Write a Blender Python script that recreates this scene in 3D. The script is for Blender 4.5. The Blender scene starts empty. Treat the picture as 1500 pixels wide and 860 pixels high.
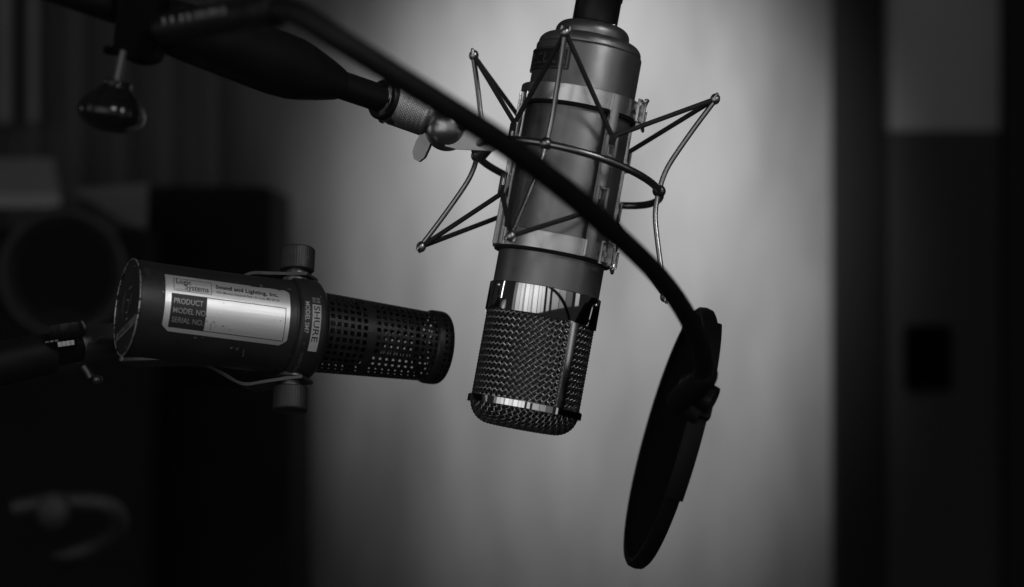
import bpy, bmesh, math, random
from mathutils import Vector, Matrix, noise as mnoise
random.seed(7)
PI = math.pi
R = math.radians
sc = bpy.context.scene
col = sc.collection

# ---------------------------------------------------------------- camera
EYE = Vector((0.0, 0.0, 1.30))
LENS, SENSOR = 85.0, 36.0
K = SENSOR / LENS / 1500.0
cd = bpy.data.cameras.new("camera")
cam = bpy.data.objects.new("camera", cd)
col.objects.link(cam)
cam.location = EYE
cam.rotation_euler = (R(90), 0, 0)
cd.lens, cd.sensor_width = LENS, SENSOR
cd.clip_start, cd.clip_end = 0.05, 50
cd.dof.use_dof = True
cd.dof.focus_distance = 1.375
cd.dof.aperture_fstop = 4.0
sc.camera = cam


def at(px, py, d):
    """photograph pixel (1500x860) at depth d -> point in the place"""
    return Vector(((px - 750) * K * d, d, EYE.z - (py - 430) * K * d))


# ---------------------------------------------------------------- world, lamps, exposure
w = bpy.data.worlds.new("World")
sc.world = w
w.use_nodes = True
bg = w.node_tree.nodes["Background"]
bg.inputs[0].default_value = (1, 1, 1, 1)
bg.inputs[1].default_value = 0.014


def area(name, loc, aim, sx, sy, watts, spread=180):
    ld = bpy.data.lights.new(name, 'AREA')
    ld.shape = 'RECTANGLE'
    ld.size, ld.size_y, ld.energy = sx, sy, watts
    ld.spread = R(spread)
    o = bpy.data.objects.new(name, ld)
    col.objects.link(o)
    o.location = loc
    o.rotation_euler = (Vector(aim) - Vector(loc)).to_track_quat('-Z', 'Y').to_euler()
    return o


def spot(name, loc, aim, size, blend, watts, radius):
    ld = bpy.data.lights.new(name, 'SPOT')
    ld.spot_size, ld.spot_blend, ld.energy, ld.shadow_soft_size = R(size), blend, watts, radius
    o = bpy.data.objects.new(name, ld)
    col.objects.link(o)
    o.location = loc
    o.rotation_euler = (Vector(aim) - Vector(loc)).to_track_quat('-Z', 'Y').to_euler()
    return o


WIN = 0.33
MICP = (0.07, 1.39, 1.36)
# the curtained window behind the camera: strips of brighter and dimmer daylight between the folds; the right-hand strips stand in for a dim wall
for a0, a1, rad_ in ((-66, -60, .10), (-59.4, -51, .36), (-50.6, -44, .48), (-43.4, -41.6, .30), (-41, -33, .62), (-32.6, -27, .52), (-26.6, -25, .36), (-24.4, -15, .60),
                     (-14.2, -8, .50), (-7.6, -2, .46), (2.5, 8.5, .34), (13, 27, .24), (27.5, 41, .17), (41.5, 56, .07), (63, 73, .32)):  # outermost right strip is added to brighten the grille bar
    am, dist = R((a0 + a1) / 2), 2.3
    wd = 2 * dist * math.tan(R(a1 - a0) / 2)
    area("window_and_fill_light", (0.07 + dist * math.sin(am), 1.39 - dist * math.cos(am), 1.72), MICP, wd, 1.9, WIN * rad_ * PI * wd * 1.9, 84)
area("high_light", (0.56, 0.36, 2.14), (-0.21, 1.38, 1.325), 0.7, 0.34, 0.165, 22)
area("strip_light", (-1.45, 1.55, 1.45), MICP, 0.05, 0.5, 0.35)
spot("backdrop_light", (0.038, 1.794, 2.131), (0.095, 2.62, 1.405), 35.0, 1.0, 134, 0.06)

sc.view_settings.view_transform = 'Standard'
sc.view_settings.look = 'None'
sc.view_settings.exposure = 0.0
sc.view_settings.gamma = 1.0
sc.view_settings.use_curve_mapping = False
sc.cycles.use_denoising = True
sc.cycles.max_bounces = 8


# ---------------------------------------------------------------- materials (all grey: the photograph is monochrome)
def mat(name, base, rough=0.5, metal=0.0, var=0.12, scale=60.0, bump=0.0, bscale=400.0, stretch=(1, 1, 1),
        rvar=0.12, wear=None, spec=0.5, coat=0.0):
    m = bpy.data.materials.new(name)
    m.use_nodes = True
    nt = m.node_tree
    N, L = nt.nodes, nt.links
    b = N["Principled BSDF"]
    b.inputs["Metallic"].default_value = metal
    b.inputs["Specular IOR Level"].default_value = spec
    b.inputs["Coat Weight"].default_value = coat
    tc = N.new("ShaderNodeTexCoord")
    mp = N.new("ShaderNodeMapping")
    mp.inputs["Scale"].default_value = stretch
    L.new(tc.outputs["Object"], mp.inputs[0])
    n1 = N.new("ShaderNodeTexNoise")
    n1.inputs["Scale"].default_value = scale
    n1.inputs["Detail"].default_value = 5
    L.new(mp.outputs[0], n1.inputs["Vector"])
    r1 = N.new("ShaderNodeMapRange")
    r1.inputs["From Min"].default_value, r1.inputs["From Max"].default_value = 0.25, 0.75
    r1.inputs["To Min"].default_value, r1.inputs["To Max"].default_value = base * (1 - var), base * (1 + var)
    L.new(n1.outputs["Fac"], r1.inputs["Value"])
    colout = r1.outputs[0]
    r2 = N.new("ShaderNodeMapRange")
    r2.inputs["From Min"].default_value, r2.inputs["From Max"].default_value = 0.25, 0.75
    r2.inputs["To Min"].default_value = max(0.02, rough * (1 - rvar))
    r2.inputs["To Max"].default_value = min(1, rough * (1 + rvar))
    n2 = N.new("ShaderNodeTexNoise")
    n2.inputs["Scale"].default_value = scale * 2.3
    n2.inputs["Detail"].default_value = 6
    L.new(mp.outputs[0], n2.inputs["Vector"])
    L.new(n2.outputs["Fac"], r2.inputs["Value"])
    L.new(r2.outputs[0], b.inputs["Roughness"])
    if wear:                                   # (scale, threshold, colour): worn specks with a shape of their own
        n3 = N.new("ShaderNodeTexNoise")
        n3.inputs["Scale"].default_value = wear[0]
        n3.inputs["Detail"].default_value = 8
        n3.inputs["Roughness"].default_value = 0.65
        L.new(tc.outputs["Object"], n3.inputs["Vector"])
        rp = N.new("ShaderNodeMapRange")
        rp.inputs["From Min"].default_value, rp.inputs["From Max"].default_value = wear[1], wear[1] + 0.02
        L.new(n3.outputs["Fac"], rp.inputs["Value"])
        mx = N.new("ShaderNodeMix")
        mx.data_type = 'FLOAT'
        L.new(rp.outputs[0], mx.inputs[0])
        L.new(colout, mx.inputs[2])
        mx.inputs[3].default_value = wear[2]
        colout = mx.outputs[0]
    cb = N.new("ShaderNodeCombineColor")
    for i in range(3):
        L.new(colout, cb.inputs[i])
    L.new(cb.outputs[0], b.inputs["Base Color"])
    if bump:
        n4 = N.new("ShaderNodeTexNoise")
        n4.inputs["Scale"].default_value = bscale
        n4.inputs["Detail"].default_value = 4
        L.new(mp.outputs[0], n4.inputs["Vector"])
        bp = N.new("ShaderNodeBump")
        bp.inputs["Strength"].default_value = bump
        bp.inputs["Distance"].default_value = 0.0004
        L.new(n4.outputs["Fac"], bp.inputs["Height"])
        L.new(bp.outputs[0], b.inputs["Normal"])
    return m


M_BODY = mat("satin_nickel_paint", 0.28, 0.42, 0.88, 0.10, 45, 0.08, 1500, rvar=0.28, wear=(230, 0.735, 0.16))
M_CAP = mat("satin_cap_metal", 0.26, 0.40, 0.9, 0.06, 30, 0.05, 1500)
M_CHROME = mat("polished_chrome", 0.78, 0.055, 1.0, 0.03, 40, 0.03, 140, (1, 1, 0.06))
M_MESHW = mat("nickel_wire", 0.38, 0.28, 1.0, 0.25, 500)
M_INNER = mat("inner_fine_gauze", 0.10, 0.5, 0.8, 0.3, 900, 0.5, 2500)
M_STEEL = mat("satin_steel", 0.46, 0.30, 1.0, 0.08, 60, 0.05, 600)
M_CLAMP = mat("matt_black_clamp", 0.0035, 0.75, 0, 0.3, 90, 0.1, 700, spec=0.04)
M_NUT = mat("knurled_nut_steel", 0.42, 0.42, 1.0, 0.08, 60)
M_BAR = mat("bright_bar_chrome", 0.75, 0.20, 1.0, 0.05, 40)
M_BAND = mat("brushed_steel_band", 0.72, 0.32, 1.0, 0.08, 60, 0.10, 500, (0.15, 0.15, 2.5))
M_TUBE = mat("dark_nickel_tube", 0.30, 0.30, 1.0, 0.10, 70, 0.04, 500)
M_CORD = mat("elastic_cord", 0.022, 0.75, 0, 0.3, 300, 0.6, 1800)
M_FELT = mat("black_felt", 0.010, 0.95, 0, 0.3, 500, 0.4, 1500)
M_BLACK = mat("black_plastic", 0.008, 0.45, 0, 0.2, 120, 0.08, 900, spec=0.3)
M_GLOSS = mat("glossy_black_plastic", 0.008, 0.16, 0, 0.2, 100)
M_RUBBER = mat("black_rubber", 0.006, 0.55, 0, 0.3, 90, 0.15, 700, spec=0.22)
M_BADGE = mat("black_badge", 0.018, 0.38, 0.2, 0.2, 120)
M_BADGE_LINE = mat("badge_relief", 0.11, 0.35, 0.6, 0.2, 200)
M_SMBODY = mat("worn_black_enamel", 0.020, 0.46, 0.0, 0.25, 70, 0.12, 1200, wear=(170, 0.715, 0.30))
M_SMPLATE = mat("rear_plate_enamel", 0.013, 0.5, 0.0, 0.3, 90, 0.15, 900, wear=(240, 0.70, 0.24))
M_EDGE = mat("chipped_bare_edge", 0.42, 0.4, 0.7, 0.3, 150, wear=(260, 0.53, 0.03))
M_SMGRILLE = mat("black_perforated_steel", 0.022, 0.40, 0.4, 0.3, 200, 0.1, 900)
M_LABEL = mat("brushed_label_foil", 0.82, 0.42, 0.75, 0.07, 90, 0.16, 420, (2.5, 2.5, 0.10), wear=(330, 0.68, 0.25))
M_HOOP = mat("matt_black_hoop", 0.006, 0.6, 0, 0.2, 120, 0.08, 900, spec=0.2)
M_LABELTXT = mat("stamped_label_text", 0.30, 0.5, 0.6, 0.2, 300)
M_PRINT = mat("black_print", 0.014, 0.5, 0, 0.2, 300)
M_PRINT_FADED = mat("faded_print", 0.16, 0.5, 0.4, 0.5, 500)
M_WHITE = mat("off_white_print", 0.42, 0.5, 0, 0.15, 300, wear=(420, 0.68, 0.25))
M_GREYPRINT = mat("grey_print", 0.16, 0.5, 0, 0.3, 300, wear=(420, 0.62, 0.03))
M_KNOB = mat("worn_dark_knob", 0.045, 0.45, 0.5, 0.2, 120, 0.1, 900, wear=(210, 0.68, 0.4))
M_STRAP = mat("dark_steel_strap", 0.11, 0.38, 0.8, 0.15, 80)


# ---------------------------------------------------------------- mesh builder (millimetres inside a frame)
def world(o):
    return (world(o.parent) if o.parent else Matrix.Identity(4)) @ o.matrix_basis


class MB:
    def __init__(s):
        s.v, s.f, s.flat = [], [], set()

    def add(s, vs, fs, flat=False):
        o = len(s.v)
        s.v += [Vector(p) for p in vs]
        n = len(s.f)
        s.f += [[i + o for i in f] for f in fs]
        if flat:
            s.flat |= set(range(n, n + len(fs)))
        return s

    def grid(s, rows, closed_u=True, closed_v=False, flat=False, skip=None):
        nr, nc = len(rows), len(rows[0])
        vs = [p for r in rows for p in r]
        fs = []
        for j in range(nr if closed_v else nr - 1):
            for i in range(nc if closed_u else nc - 1):
                if skip and skip(i, j):
                    continue
                a, b = j * nc + i, j * nc + (i + 1) % nc
                j2 = (j + 1) % nr
                c, d = j2 * nc + (i + 1) % nc, j2 * nc + i
                fs.append([a, b, c, d])
        return s.add(vs, fs, flat)

    def lathe(s, prof, n=64, rfun=None):
        """profile [(r, z)] round z; r=0 ends are closed"""
        rows = []
        for r, z in prof:
            rows.append([Vector(((r * (rfun(2 * PI * i / n, z) if rfun else 1)) * math.sin(2 * PI * i / n),
                                 (r * (rfun(2 * PI * i / n, z) if rfun else 1)) * -math.cos(2 * PI * i / n), z)) for i in range(n)])
        return s.grid(rows)

    def tube(s, pts, rad, n=12, closed=False, caps=True):
        pts = [Vector(p) for p in pts]
        m = len(pts)
        rads = rad if isinstance(rad, (list, tuple)) else [rad] * m
        tang = []
        for i in range(m):
            a = pts[(i - 1) % m] if (closed or i > 0) else pts[i]
            b = pts[(i + 1) % m] if (closed or i < m - 1) else pts[i]
            tang.append((b - a).normalized())
        up = Vector((0, 0, 1)) if abs(tang[0].z) < 0.9 else Vector((1, 0, 0))
        nrm = (up - tang[0] * up.dot(tang[0])).normalized()
        rows = []
        for i in range(m):
            nrm = (nrm - tang[i] * nrm.dot(tang[i])).normalized()
            bn = tang[i].cross(nrm)
            rows.append([pts[i] + (nrm * math.cos(2 * PI * k / n) + bn * math.sin(2 * PI * k / n)) * rads[i] for k in range(n)])
        o = len(s.v)
        s.grid(rows, True, closed)
        if caps and not closed:
            s.f.append([o + k for k in range(n)][::-1])
            s.flat.add(len(s.f) - 1)
            s.f.append([o + (m - 1) * n + k for k in range(n)])
            s.flat.add(len(s.f) - 1)
        return s

    def box(s, c, size, mtx=None, bev=0.0):
        bm = bmesh.new()
        bmesh.ops.create_cube(bm, size=1)
        for v in bm.verts:
            v.co = Vector((v.co.x * size[0], v.co.y * size[1], v.co.z * size[2]))
        if bev:
            bmesh.ops.bevel(bm, geom=bm.edges[:], offset=bev, segments=2, affect='EDGES', profile=0.6)
        bm.verts.index_update()
        T = Matrix.Translation(Vector(c))
        if mtx is not None:
            T = mtx @ T
        vs = [T @ v.co for v in bm.verts]
        fs = [[v.index for v in f.verts] for f in bm.faces]
        bm.free()
        return s.add(vs, fs, True)

    def ball(s, c, r, n=20, sq=(1, 1, 1), mtx=None):
        rows = []
        for j in range(n // 2 + 1):
            t = PI * j / (n // 2)
            rows.append([Vector((math.sin(t) * math.cos(2 * PI * i / n) * r * sq[0], math.sin(t) * math.sin(2 * PI * i / n) * r * sq[1],
                                 -math.cos(t) * r * sq[2])) for i in range(n)])
        rows = [[(mtx.to_3x3() @ p if mtx else p) + Vector(c) for p in r_] for r_ in rows]
        return s.grid(rows)

    def extrude_poly(s, poly, z0, z1, mtx=None, mapf=None):
        n = len(poly)
        vs = [Vector((x, y, z0)) for x, y in poly] + [Vector((x, y, z1)) for x, y in poly]
        if mtx is not None:
            vs = [mtx @ v for v in vs]
        if mapf:
            vs = [mapf(v) for v in vs]
        fs = [list(range(n))[::-1], list(range(n, 2 * n))] + [[i, (i + 1) % n, n + (i + 1) % n, n + i] for i in range(n)]
        return s.add(vs, fs, True)

    def xf(s, M):
        s.v = [M @ v for v in s.v]
        return s

    def build(s, name, m, parent=None, frame=None, sharp=40, solid=0.0):
        """frame: world matrix with millimetre->metre scale; stored in the parent's own space"""
        me = bpy.data.meshes.new(name)
        F = frame if frame is not None else Matrix.Identity(4)
        if parent is not None:
            F = world(parent).inverted() @ F
        me.from_pydata([F @ v for v in s.v], [], s.f)
        bm = bmesh.new()
        bm.from_mesh(me)
        bmesh.ops.remove_doubles(bm, verts=bm.verts[:], dist=1e-7)
        if solid:
            bmesh.ops.recalc_face_normals(bm, faces=bm.faces[:])
            bmesh.ops.solidify(bm, geom=bm.faces[:], thickness=solid)
        bmesh.ops.recalc_face_normals(bm, faces=bm.faces[:])
        ca = R(sharp)
        for e in bm.edges:
            if len(e.link_faces) == 2:
                e.smooth = e.calc_face_angle(0) < ca
        for f in bm.faces:
            f.smooth = True
        bm.to_mesh(me)
        bm.free()
        me.materials.append(m)
        o = bpy.data.objects.new(name, me)
        col.objects.link(o)
        if parent is not None:
            o.parent = parent
        return o


def empty(name, M, label=None, cat=None, group=None):
    o = bpy.data.objects.new(name, None)
    col.objects.link(o)
    o.matrix_world = M
    o.empty_display_size = 0.01
    if label:
        o["label"] = label
        o["category"] = cat
    if group:
        o["group"] = group
    bpy.context.view_layer.update()
    return o


def frame(origin, X, Y, Z, mm=True):
    k = 0.001 if mm else 1.0
    M = Matrix.Identity(4)
    for i, a in enumerate((X, Y, Z)):
        for j in range(3):
            M[j][i] = a[j] * k
    for j in range(3):
        M[j][3] = origin[j]
    return M


def rigid(Fm):
    """the same frame without the millimetre scale (for an Empty)"""
    M = Fm.copy()
    for i in range(3):
        for j in range(3):
            M[j][i] = M[j][i] * 1000.0
    return M


def smooth_path(pts, n=8):
    """Catmull-Rom through the points"""
    P = [Vector(p) for p in pts]
    P = [P[0] * 2 - P[1]] + P + [P[-1] * 2 - P[-2]]
    out = []
    for i in range(1, len(P) - 2):
        a, b, c, d = P[i - 1], P[i], P[i + 1], P[i + 2]
        for k in range(n):
            t = k / n
            out.append(0.5 * ((2 * b) + (c - a) * t + (2 * a - 5 * b + 4 * c - d) * t * t + (3 * b - a - 3 * c + d) * t ** 3))
    out.append(P[-2])
    return out


def pol(r, phi, z):
    """round z; azimuth 0 faces the camera (-Y), positive to the right"""
    return Vector((r * math.sin(phi), -r * math.cos(phi), z))


def cylm(r, phi, z):
    """matrix at a point of a cylinder: x tangent (right), y outward, z along the axis"""
    M = Matrix.Identity(4)
    t = Vector((math.cos(phi), math.sin(phi), 0))
    o = Vector((math.sin(phi), -math.cos(phi), 0))
    for j in range(3):
        M[j][0], M[j][1], M[j][2], M[j][3] = t[j], o[j], (0, 0, 1)[j], pol(r, phi, z)[j]
    return M


def text_mb(s, size, mapf, bold=0.0, ax='LEFT', depth=0.0, stretch=1.0, spacing=1.0):
    cu = bpy.data.curves.new("lettering", 'FONT')
    cu.body, cu.size, cu.align_x = s, size, ax
    cu.offset = bold
    cu.resolution_u = 3
    cu.space_character = spacing
    o = bpy.data.objects.new("lettering", cu)
    col.objects.link(o)
    dg = bpy.context.evaluated_depsgraph_get()
    me = o.evaluated_get(dg).to_mesh()
    bm = bmesh.new()
    bm.from_mesh(me)
    o.evaluated_get(dg).to_mesh_clear()
    bm.verts.index_update()
    mb = MB()
    mb.add([mapf(v.co.x * stretch, v.co.y) for v in bm.verts], [[v.index for v in f.verts] for f in bm.faces], True)
    bm.free()
    bpy.data.objects.remove(o)
    bpy.data.curves.remove(cu)
    return mb


# ================================================================ the backdrop and what stands in front of it
def struct(o):
    o["kind"] = "structure"
    return o


M_CLOTH = mat("pale_backdrop_cloth", 0.170, 0.9, 0, 0.36, 6.0, 0.25, 700, (2.2, 1, 0.6))
mb = MB()
rows = []
nx, nz = 150, 50
for j in range(nz + 1):
    z = -0.2 + 3.2 * j / nz
    row = []
    for i in range(nx + 1):
        x = -1.7 + 2.55 * i / nx
        low = max(0.0, min(1.0, (1.32 - z) / 0.5))
        fold = mnoise.noise(Vector((x * 9.0, z * 0.55, 3.1))) * 0.012 + mnoise.noise(Vector((x * 17, z * 0.8, 9.3))) * 0.006
        row.append(Vector((x, 2.62 + fold * (0.35 + 1.6 * low), z)))
    rows.append(row)
mb.grid(rows, False)
struct(mb.build("backdrop", M_CLOTH, sharp=180))


def bxw(mb_, x0, x1, y0, y1, z0, z1, bev=0.0):
    mb_.box(((x0 + x1) / 2, (y0 + y1) / 2, (z0 + z1) / 2), (x1 - x0, y1 - y0, z1 - z0), None, bev)


# dark door on the right
D = 2.565
M_DOOR = mat("dark_door_paint", 0.011, 0.7, 0, 0.2, 9, 0.1, 300, (1, 1, 0.2), spec=0.15)
M_DOORIN = mat("dark_door_panel", 0.032, 0.7, 0, 0.2, 9, 0.1, 300, (1, 1, 0.2), spec=0.15)
M_PANE = mat("frosted_pane", 0.26, 0.6, 0, 0.12, 6, spec=0.15)
X = lambda px: at(px, 430, D).x
Z = lambda py: at(750, py, D).z
door = empty("door", Matrix.Translation((X(1380), D, 0.3)), "dark door with a grey frosted pane at the top and black lock plate", "door")
mb = MB()
bxw(mb, X(1222), X(1293), D - 0.02, D + 0.03, 0.3, 2.3, 0.004)
mb.build("stile", M_DOOR, door)
mb = MB()
bxw(mb, X(1466), X(1640), D - 0.025, D + 0.03, 0.3, 2.3, 0.004)
mb.build("stile", M_DOOR, door)
mb = MB()
bxw(mb, X(1293) + .001, X(1466) - .001, D - 0.008, D + 0.02, 0.3, Z(193), 0.002)
mb.build("door_panel", M_DOORIN, door)
mb = MB()
bxw(mb, X(1293) + .001, X(1466) - .001, D + 0.0, D + 0.012, Z(193) + .001, 2.3, 0.001)
mb.build("window_pane", M_PANE, door)
mb = MB()
bxw(mb, X(1322), X(1388), D - 0.02, D - 0.0085, Z(570), Z(476), 0.004)
M_HOLE = mat("black_lock_plate", 0.002, 0.9, 0, 0.2, 60, spec=0.02)
lp = mb.build("lock_plate", M_HOLE, door)
mb = MB()
mb.box((X(1355), D - 0.024, Z(520)), (0.012, 0.006, 0.022), None, 0.002)
mb.build("keyhole_cover", M_HOLE, lp)

# equipment in the shadow on the left, far out of focus
M_CAB = mat("dark_cabinet_cover", 0.010, 0.85, 0, 0.2, 12, 0.2, 300, spec=0.1)
M_CONE = mat("speaker_cone_paper", 0.014, 0.6, 0, 0.2, 40)
M_SHEET = mat("paper_sheet", 0.28, 0.8, 0, 0.08, 20)
M_CASE = mat("grey_case", 0.12, 0.55, 0, 0.15, 25)
D2 = 2.32
P = lambda px, py, d=D2: at(px, py, d)
cab = empty("equipment_cabinet", Matrix.Translation((P(310, 0).x, D2, 0.5)), "tall black covered cabinet in front of the pale cloth backdrop", "cabinet")
mb = MB()
bxw(mb, P(212, 0).x, P(398, 0).x, D2, D2 + 0.2, P(0, 560).z, P(0, 272).z, 0.008)
mb.build("cabinet_top", M_CAB, cab)
mb = MB()
bxw(mb, P(216, 0).x, P(428, 0).x, D2 - 0.01, D2 + 0.22, 0.5, P(0, 561).z, 0.008)
mb.build("cabinet_base", M_CAB, cab)

D3 = 2.15
P3 = lambda px, py: at(px, py, D3)
spk = empty("loudspeaker", Matrix.Translation((P3(90, 0).x, D3, P3(0, 980).z)), "big black loudspeaker with round cone standing in the shadow at the left", "loudspeaker")
mb = MB()
bxw(mb, P3(-150, 0).x, P3(212, 0).x, D3, D3 + 0.25, P3(0, 980).z, P3(0, 335).z, 0.006)
mb.build("cabinet", M_CAB, spk)
c = P3(95, 400)
FW = frame(c, Vector((1, 0, 0)), Vector((0, 0, 1)), Vector((0, -1, 0)))
mb = MB()
mb.lathe([(0, -14), (14, -14), (20, -20), (46, 2), (52, 8), (57, 8), (60, 1), (60, -1)], 40)
mb.build("cone", M_CONE, spk, FW)
mb = MB()
mb.lathe([(0, -2), (8, -4), (15, -9), (17, -14)], 24)
mb.build("dust_cap", M_CASE, spk, FW)
c = P3(95, 500)
FW = frame(c, Vector((1, 0, 0)), Vector((0, 0, 1)), Vector((0, -1, 0)))
mb = MB()
mb.lathe([(0, 2), (10, 1), (18, -2), (24, 3), (27, 1), (27, -1)], 32)
mb.build("tweeter", M_CONE, spk, FW)

mb = MB()
A, B, C_, E = at(-60, 285, 2.25), at(88, 285, 2.25), at(78, 232, 2.33), at(-60, 232, 2.33)
mb.add([A, B, C_, E, A - Vector((0, 0, .012)), B - Vector((0, 0, .012)), C_ - Vector((0, 0, .012)), E - Vector((0, 0, .012))],
       [[0, 1, 2, 3], [7, 6, 5, 4], [0, 4, 5, 1], [1, 5, 6, 2], [2, 6, 7, 3], [3, 7, 4, 0]], True)
o = mb.build("paper_stack", M_SHEET)
o["label"] = "pale stack of paper lying behind the loudspeaker at the far left"
o["category"] = "paper"
mb = MB()
pts = [at(105, 277, 2.22), at(216, 268, 2.22), at(214, 335, 2.20), at(190, 330, 2.20)]
th = Vector((0, 0.006, 0.0))
mb.add(pts + [p + th for p in pts], [[0, 1, 2, 3], [7, 6, 5, 4], [0, 4, 5, 1], [1, 5, 6, 2], [2, 6, 7, 3], [3, 7, 4, 0]], True)
o = mb.build("music_sheet", M_CASE)
o["label"] = "grey slanted sheet leaning between the loudspeaker and the black cabinet"
o["category"] = "sheet"

# dark folded sheet added to make the shade at the left, then a grey curtain edge in front of it
M_SHADE_DRAPE = mat("shade_drape_cloth", 0.10, 0.95, 0, 0.15, 8, 0.2, 500, (1, 1, 0.3), spec=0.1)
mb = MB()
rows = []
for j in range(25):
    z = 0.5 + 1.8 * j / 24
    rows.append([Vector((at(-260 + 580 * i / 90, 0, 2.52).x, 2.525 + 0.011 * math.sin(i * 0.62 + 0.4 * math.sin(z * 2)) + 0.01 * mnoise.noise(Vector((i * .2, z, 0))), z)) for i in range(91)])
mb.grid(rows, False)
o = mb.build("shade_curtain", M_SHADE_DRAPE, sharp=180, solid=0.002)
o["label"] = "added dark folded sheet standing in for the shade behind the cabinet at the left"
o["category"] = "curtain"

M_POLE = mat("grey_pole_paint", 0.17, 0.5, 0.2, 0.1, 20)
mb = MB()
for k, (px, wd) in enumerate(((8, 26), (50, 20))):
    mb.tube([at(px, 180, 2.5), at(px, -200, 2.5)], wd * K * 2.5 * 0.5, 20)
o = mb.build("curtain_edge", M_POLE, sharp=60)
o["label"] = "grey folded curtain edge hanging at the upper left behind the boom"
o["category"] = "curtain"

# headphones hanging low on the left
M_PHONES = mat("headphone_plastic", 0.032, 0.55, 0, 0.15, 25)
hp = empty("headphones", Matrix.Translation(at(90, 800, 1.95)), "dark headphones hanging out of focus at the lower left", "headphones")
mb = MB()
arc = [at(20, 745, 1.95), at(60, 738, 1.95), at(110, 735, 1.95), at(150, 738, 1.95), at(172, 755, 1.96), at(170, 780, 1.98), at(140, 800, 2.0), at(100, 812, 2.0)]
mb.tube(smooth_path(arc, 8), 0.0075, 12)
mb.build("headband", M_PHONES, hp)
mb = MB()
mb.ball(at(78, 748, 1.94), 0.013, 20, (1.1, 0.6, 1.2))
mb.build("ear_cup", M_PHONES, hp)
mb = MB()
mb.ball(at(96, 815, 2.0), 0.013, 20, (1.1, 0.6, 0.8))
mb.build("ear_cup", M_BLACK, hp)

# ================================================================ large condenser microphone, hung upside down
u = Vector((0.180, 0.085, 0.98)).normalized()
ya = (Vector((0, 1, 0)) - u * u.y).normalized()
xa = ya.cross(u)
DM = 1.39
Pc = at(831, 254, DM)
org = Pc - u * 0.1502
FM = frame(org, xa, ya, u)
H = lambda s: 222.0 - s
mic = empty("condenser_microphone", rigid(FM), "large grey condenser microphone hanging grille down in the shock mount", "microphone")
mb = MB()
mb.lathe([(29.6, H(146)), (30.7, H(146)), (30.7, H(1.2)), (30.5, H(0.4)), (30.0, H(0))], 128)
mb.build("body", M_BODY, mic, FM)
mb = MB()
pr = [(29.2, H(0.3)), (29.9, H(-0.5))]
for k in range(9):
    t = PI / 2 * k / 8
    pr.append((22.0 + 7.9 * math.cos(t), H(-0.8) + 6.5 * math.sin(t)))
pr += [(20, H(-7.4))]
mb.lathe(pr, 128)
mb.build("shoulder", M_BODY, mic, FM)
mb = MB()
pr = [(19, H(-6.8)), (21.0, H(-6.9)), (21.6, H(-7.6)), (21.6, H(-9.4))]
for k in range(1, 9):
    t = PI / 2 * k / 8
    pr.append((15.0 + 6.6 * math.cos(t), H(-9.4) + 6.4 * math.sin(t)))
pr += [(12, H(-16.0)), (0, H(-16.0))]
mb.lathe(pr, 96)
cap = mb.build("top_cap", M_CAP, mic, FM)
mb = MB()
Ms = cylm(17.6, R(38), H(-15.2))
mb.ball((0, 0, 0), 1.6, 14, (1, 1, 0.6))
mb.xf(Ms)
mb.build("screw", M_CHROME, cap, FM)
# badge on the upper left of the body
mb = MB()
bz0, bz1 = H(17.6), H(5.0)


def wrap_patch(mb_, r0, r1, p0, p1, z0, z1, n=24):
    rows_ = []
    for j, (r, z) in enumerate(((r0, z0), (r1, z0), (r1, z1), (r0, z1))):
        rows_.append([pol(r, R(p0 + (p1 - p0) * i / n), z) for i in range(n + 1)])
    mb_.grid(rows_, False, True)
    for i in (0, n):
        mb_.add([rows_[k][i] for k in range(4)], [[0, 1, 2, 3]], True)


wrap_patch(mb, 30.2, 31.7, -96, -20, bz0, bz1)
bd = mb.build("badge", M_BADGE, mic, FM)
mb = MB()
for (p0, p1, z0, z1) in ((-95, -21, bz0 + .4, bz0 + 1.1), (-95, -21, bz1 - 1.1, bz1 - .4), (-22.6, -21, bz0 + .4, bz1 - .4), (-95, -93.4, bz0 + .4, bz1 - .4)):
    wrap_patch(mb, 31.5, 32.0, p0, p1, z0, z1)
mb.build("badge_border", M_BADGE_LINE, bd, FM)
mb = MB()
for k in range(6):
    p = -86 + k * 11
    wrap_patch(mb, 31.5, 31.95, p, p + 2.2, bz0 + 3.0, bz1 - 3.2, 4)
    if k % 2 == 0:
        wrap_patch(mb, 31.5, 31.95, p + 2.2, p + 7, bz1 - 4.6, bz1 - 3.2, 4)
    wrap_patch(mb, 31.5, 31.95, p + 2.2, p + 7, bz0 + 3.0, bz0 + 4.3, 4)
mb.build("badge_relief", M_BADGE_LINE, bd, FM)
# chrome collar
mb = MB()
mb.lathe([(30.2, H(140.9)), (31.9, H(140.9)), (32.3, H(141.3)), (32.35, H(156.8)), (32.0, H(157.6)), (30.2, H(157.6))], 160)
clr = mb.build("collar", M_CHROME, mic, FM)
for ph, s in ((-58, 143.6), (66, 145.0), (-172, 145)):
    mb = MB()
    mb.lathe([(0, 0.9), (1.0, 0.8), (1.5, 0.3), (1.6, 0)], 16)
    M2 = cylm(32.5 if ph == 66 else 32.3, R(ph), H(s)) @ Matrix.Rotation(-PI / 2, 4, 'X')
    mb.xf(M2)
    mb.build("screw", M_CHROME, clr, FM)
# screw tab standing on the collar at the right
for ph in (67, -113):
    mb = MB()
    poly = []
    for k in range(13):
        a = PI * k / 12
        poly.append((5.2 * math.cos(a), 3.6 + 3.0 * math.sin(a)))
    poly += [(-7.0, -8.4), (7.0, -8.4)]
    zc = H(150.5)
    mb.extrude_poly(poly, 32.1, 32.65, None, lambda v: pol(v.z, R(ph) + v.x / 32.5, zc + v.y))
    mb.build("collar_tab", M_CHROME, clr, FM)
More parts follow.
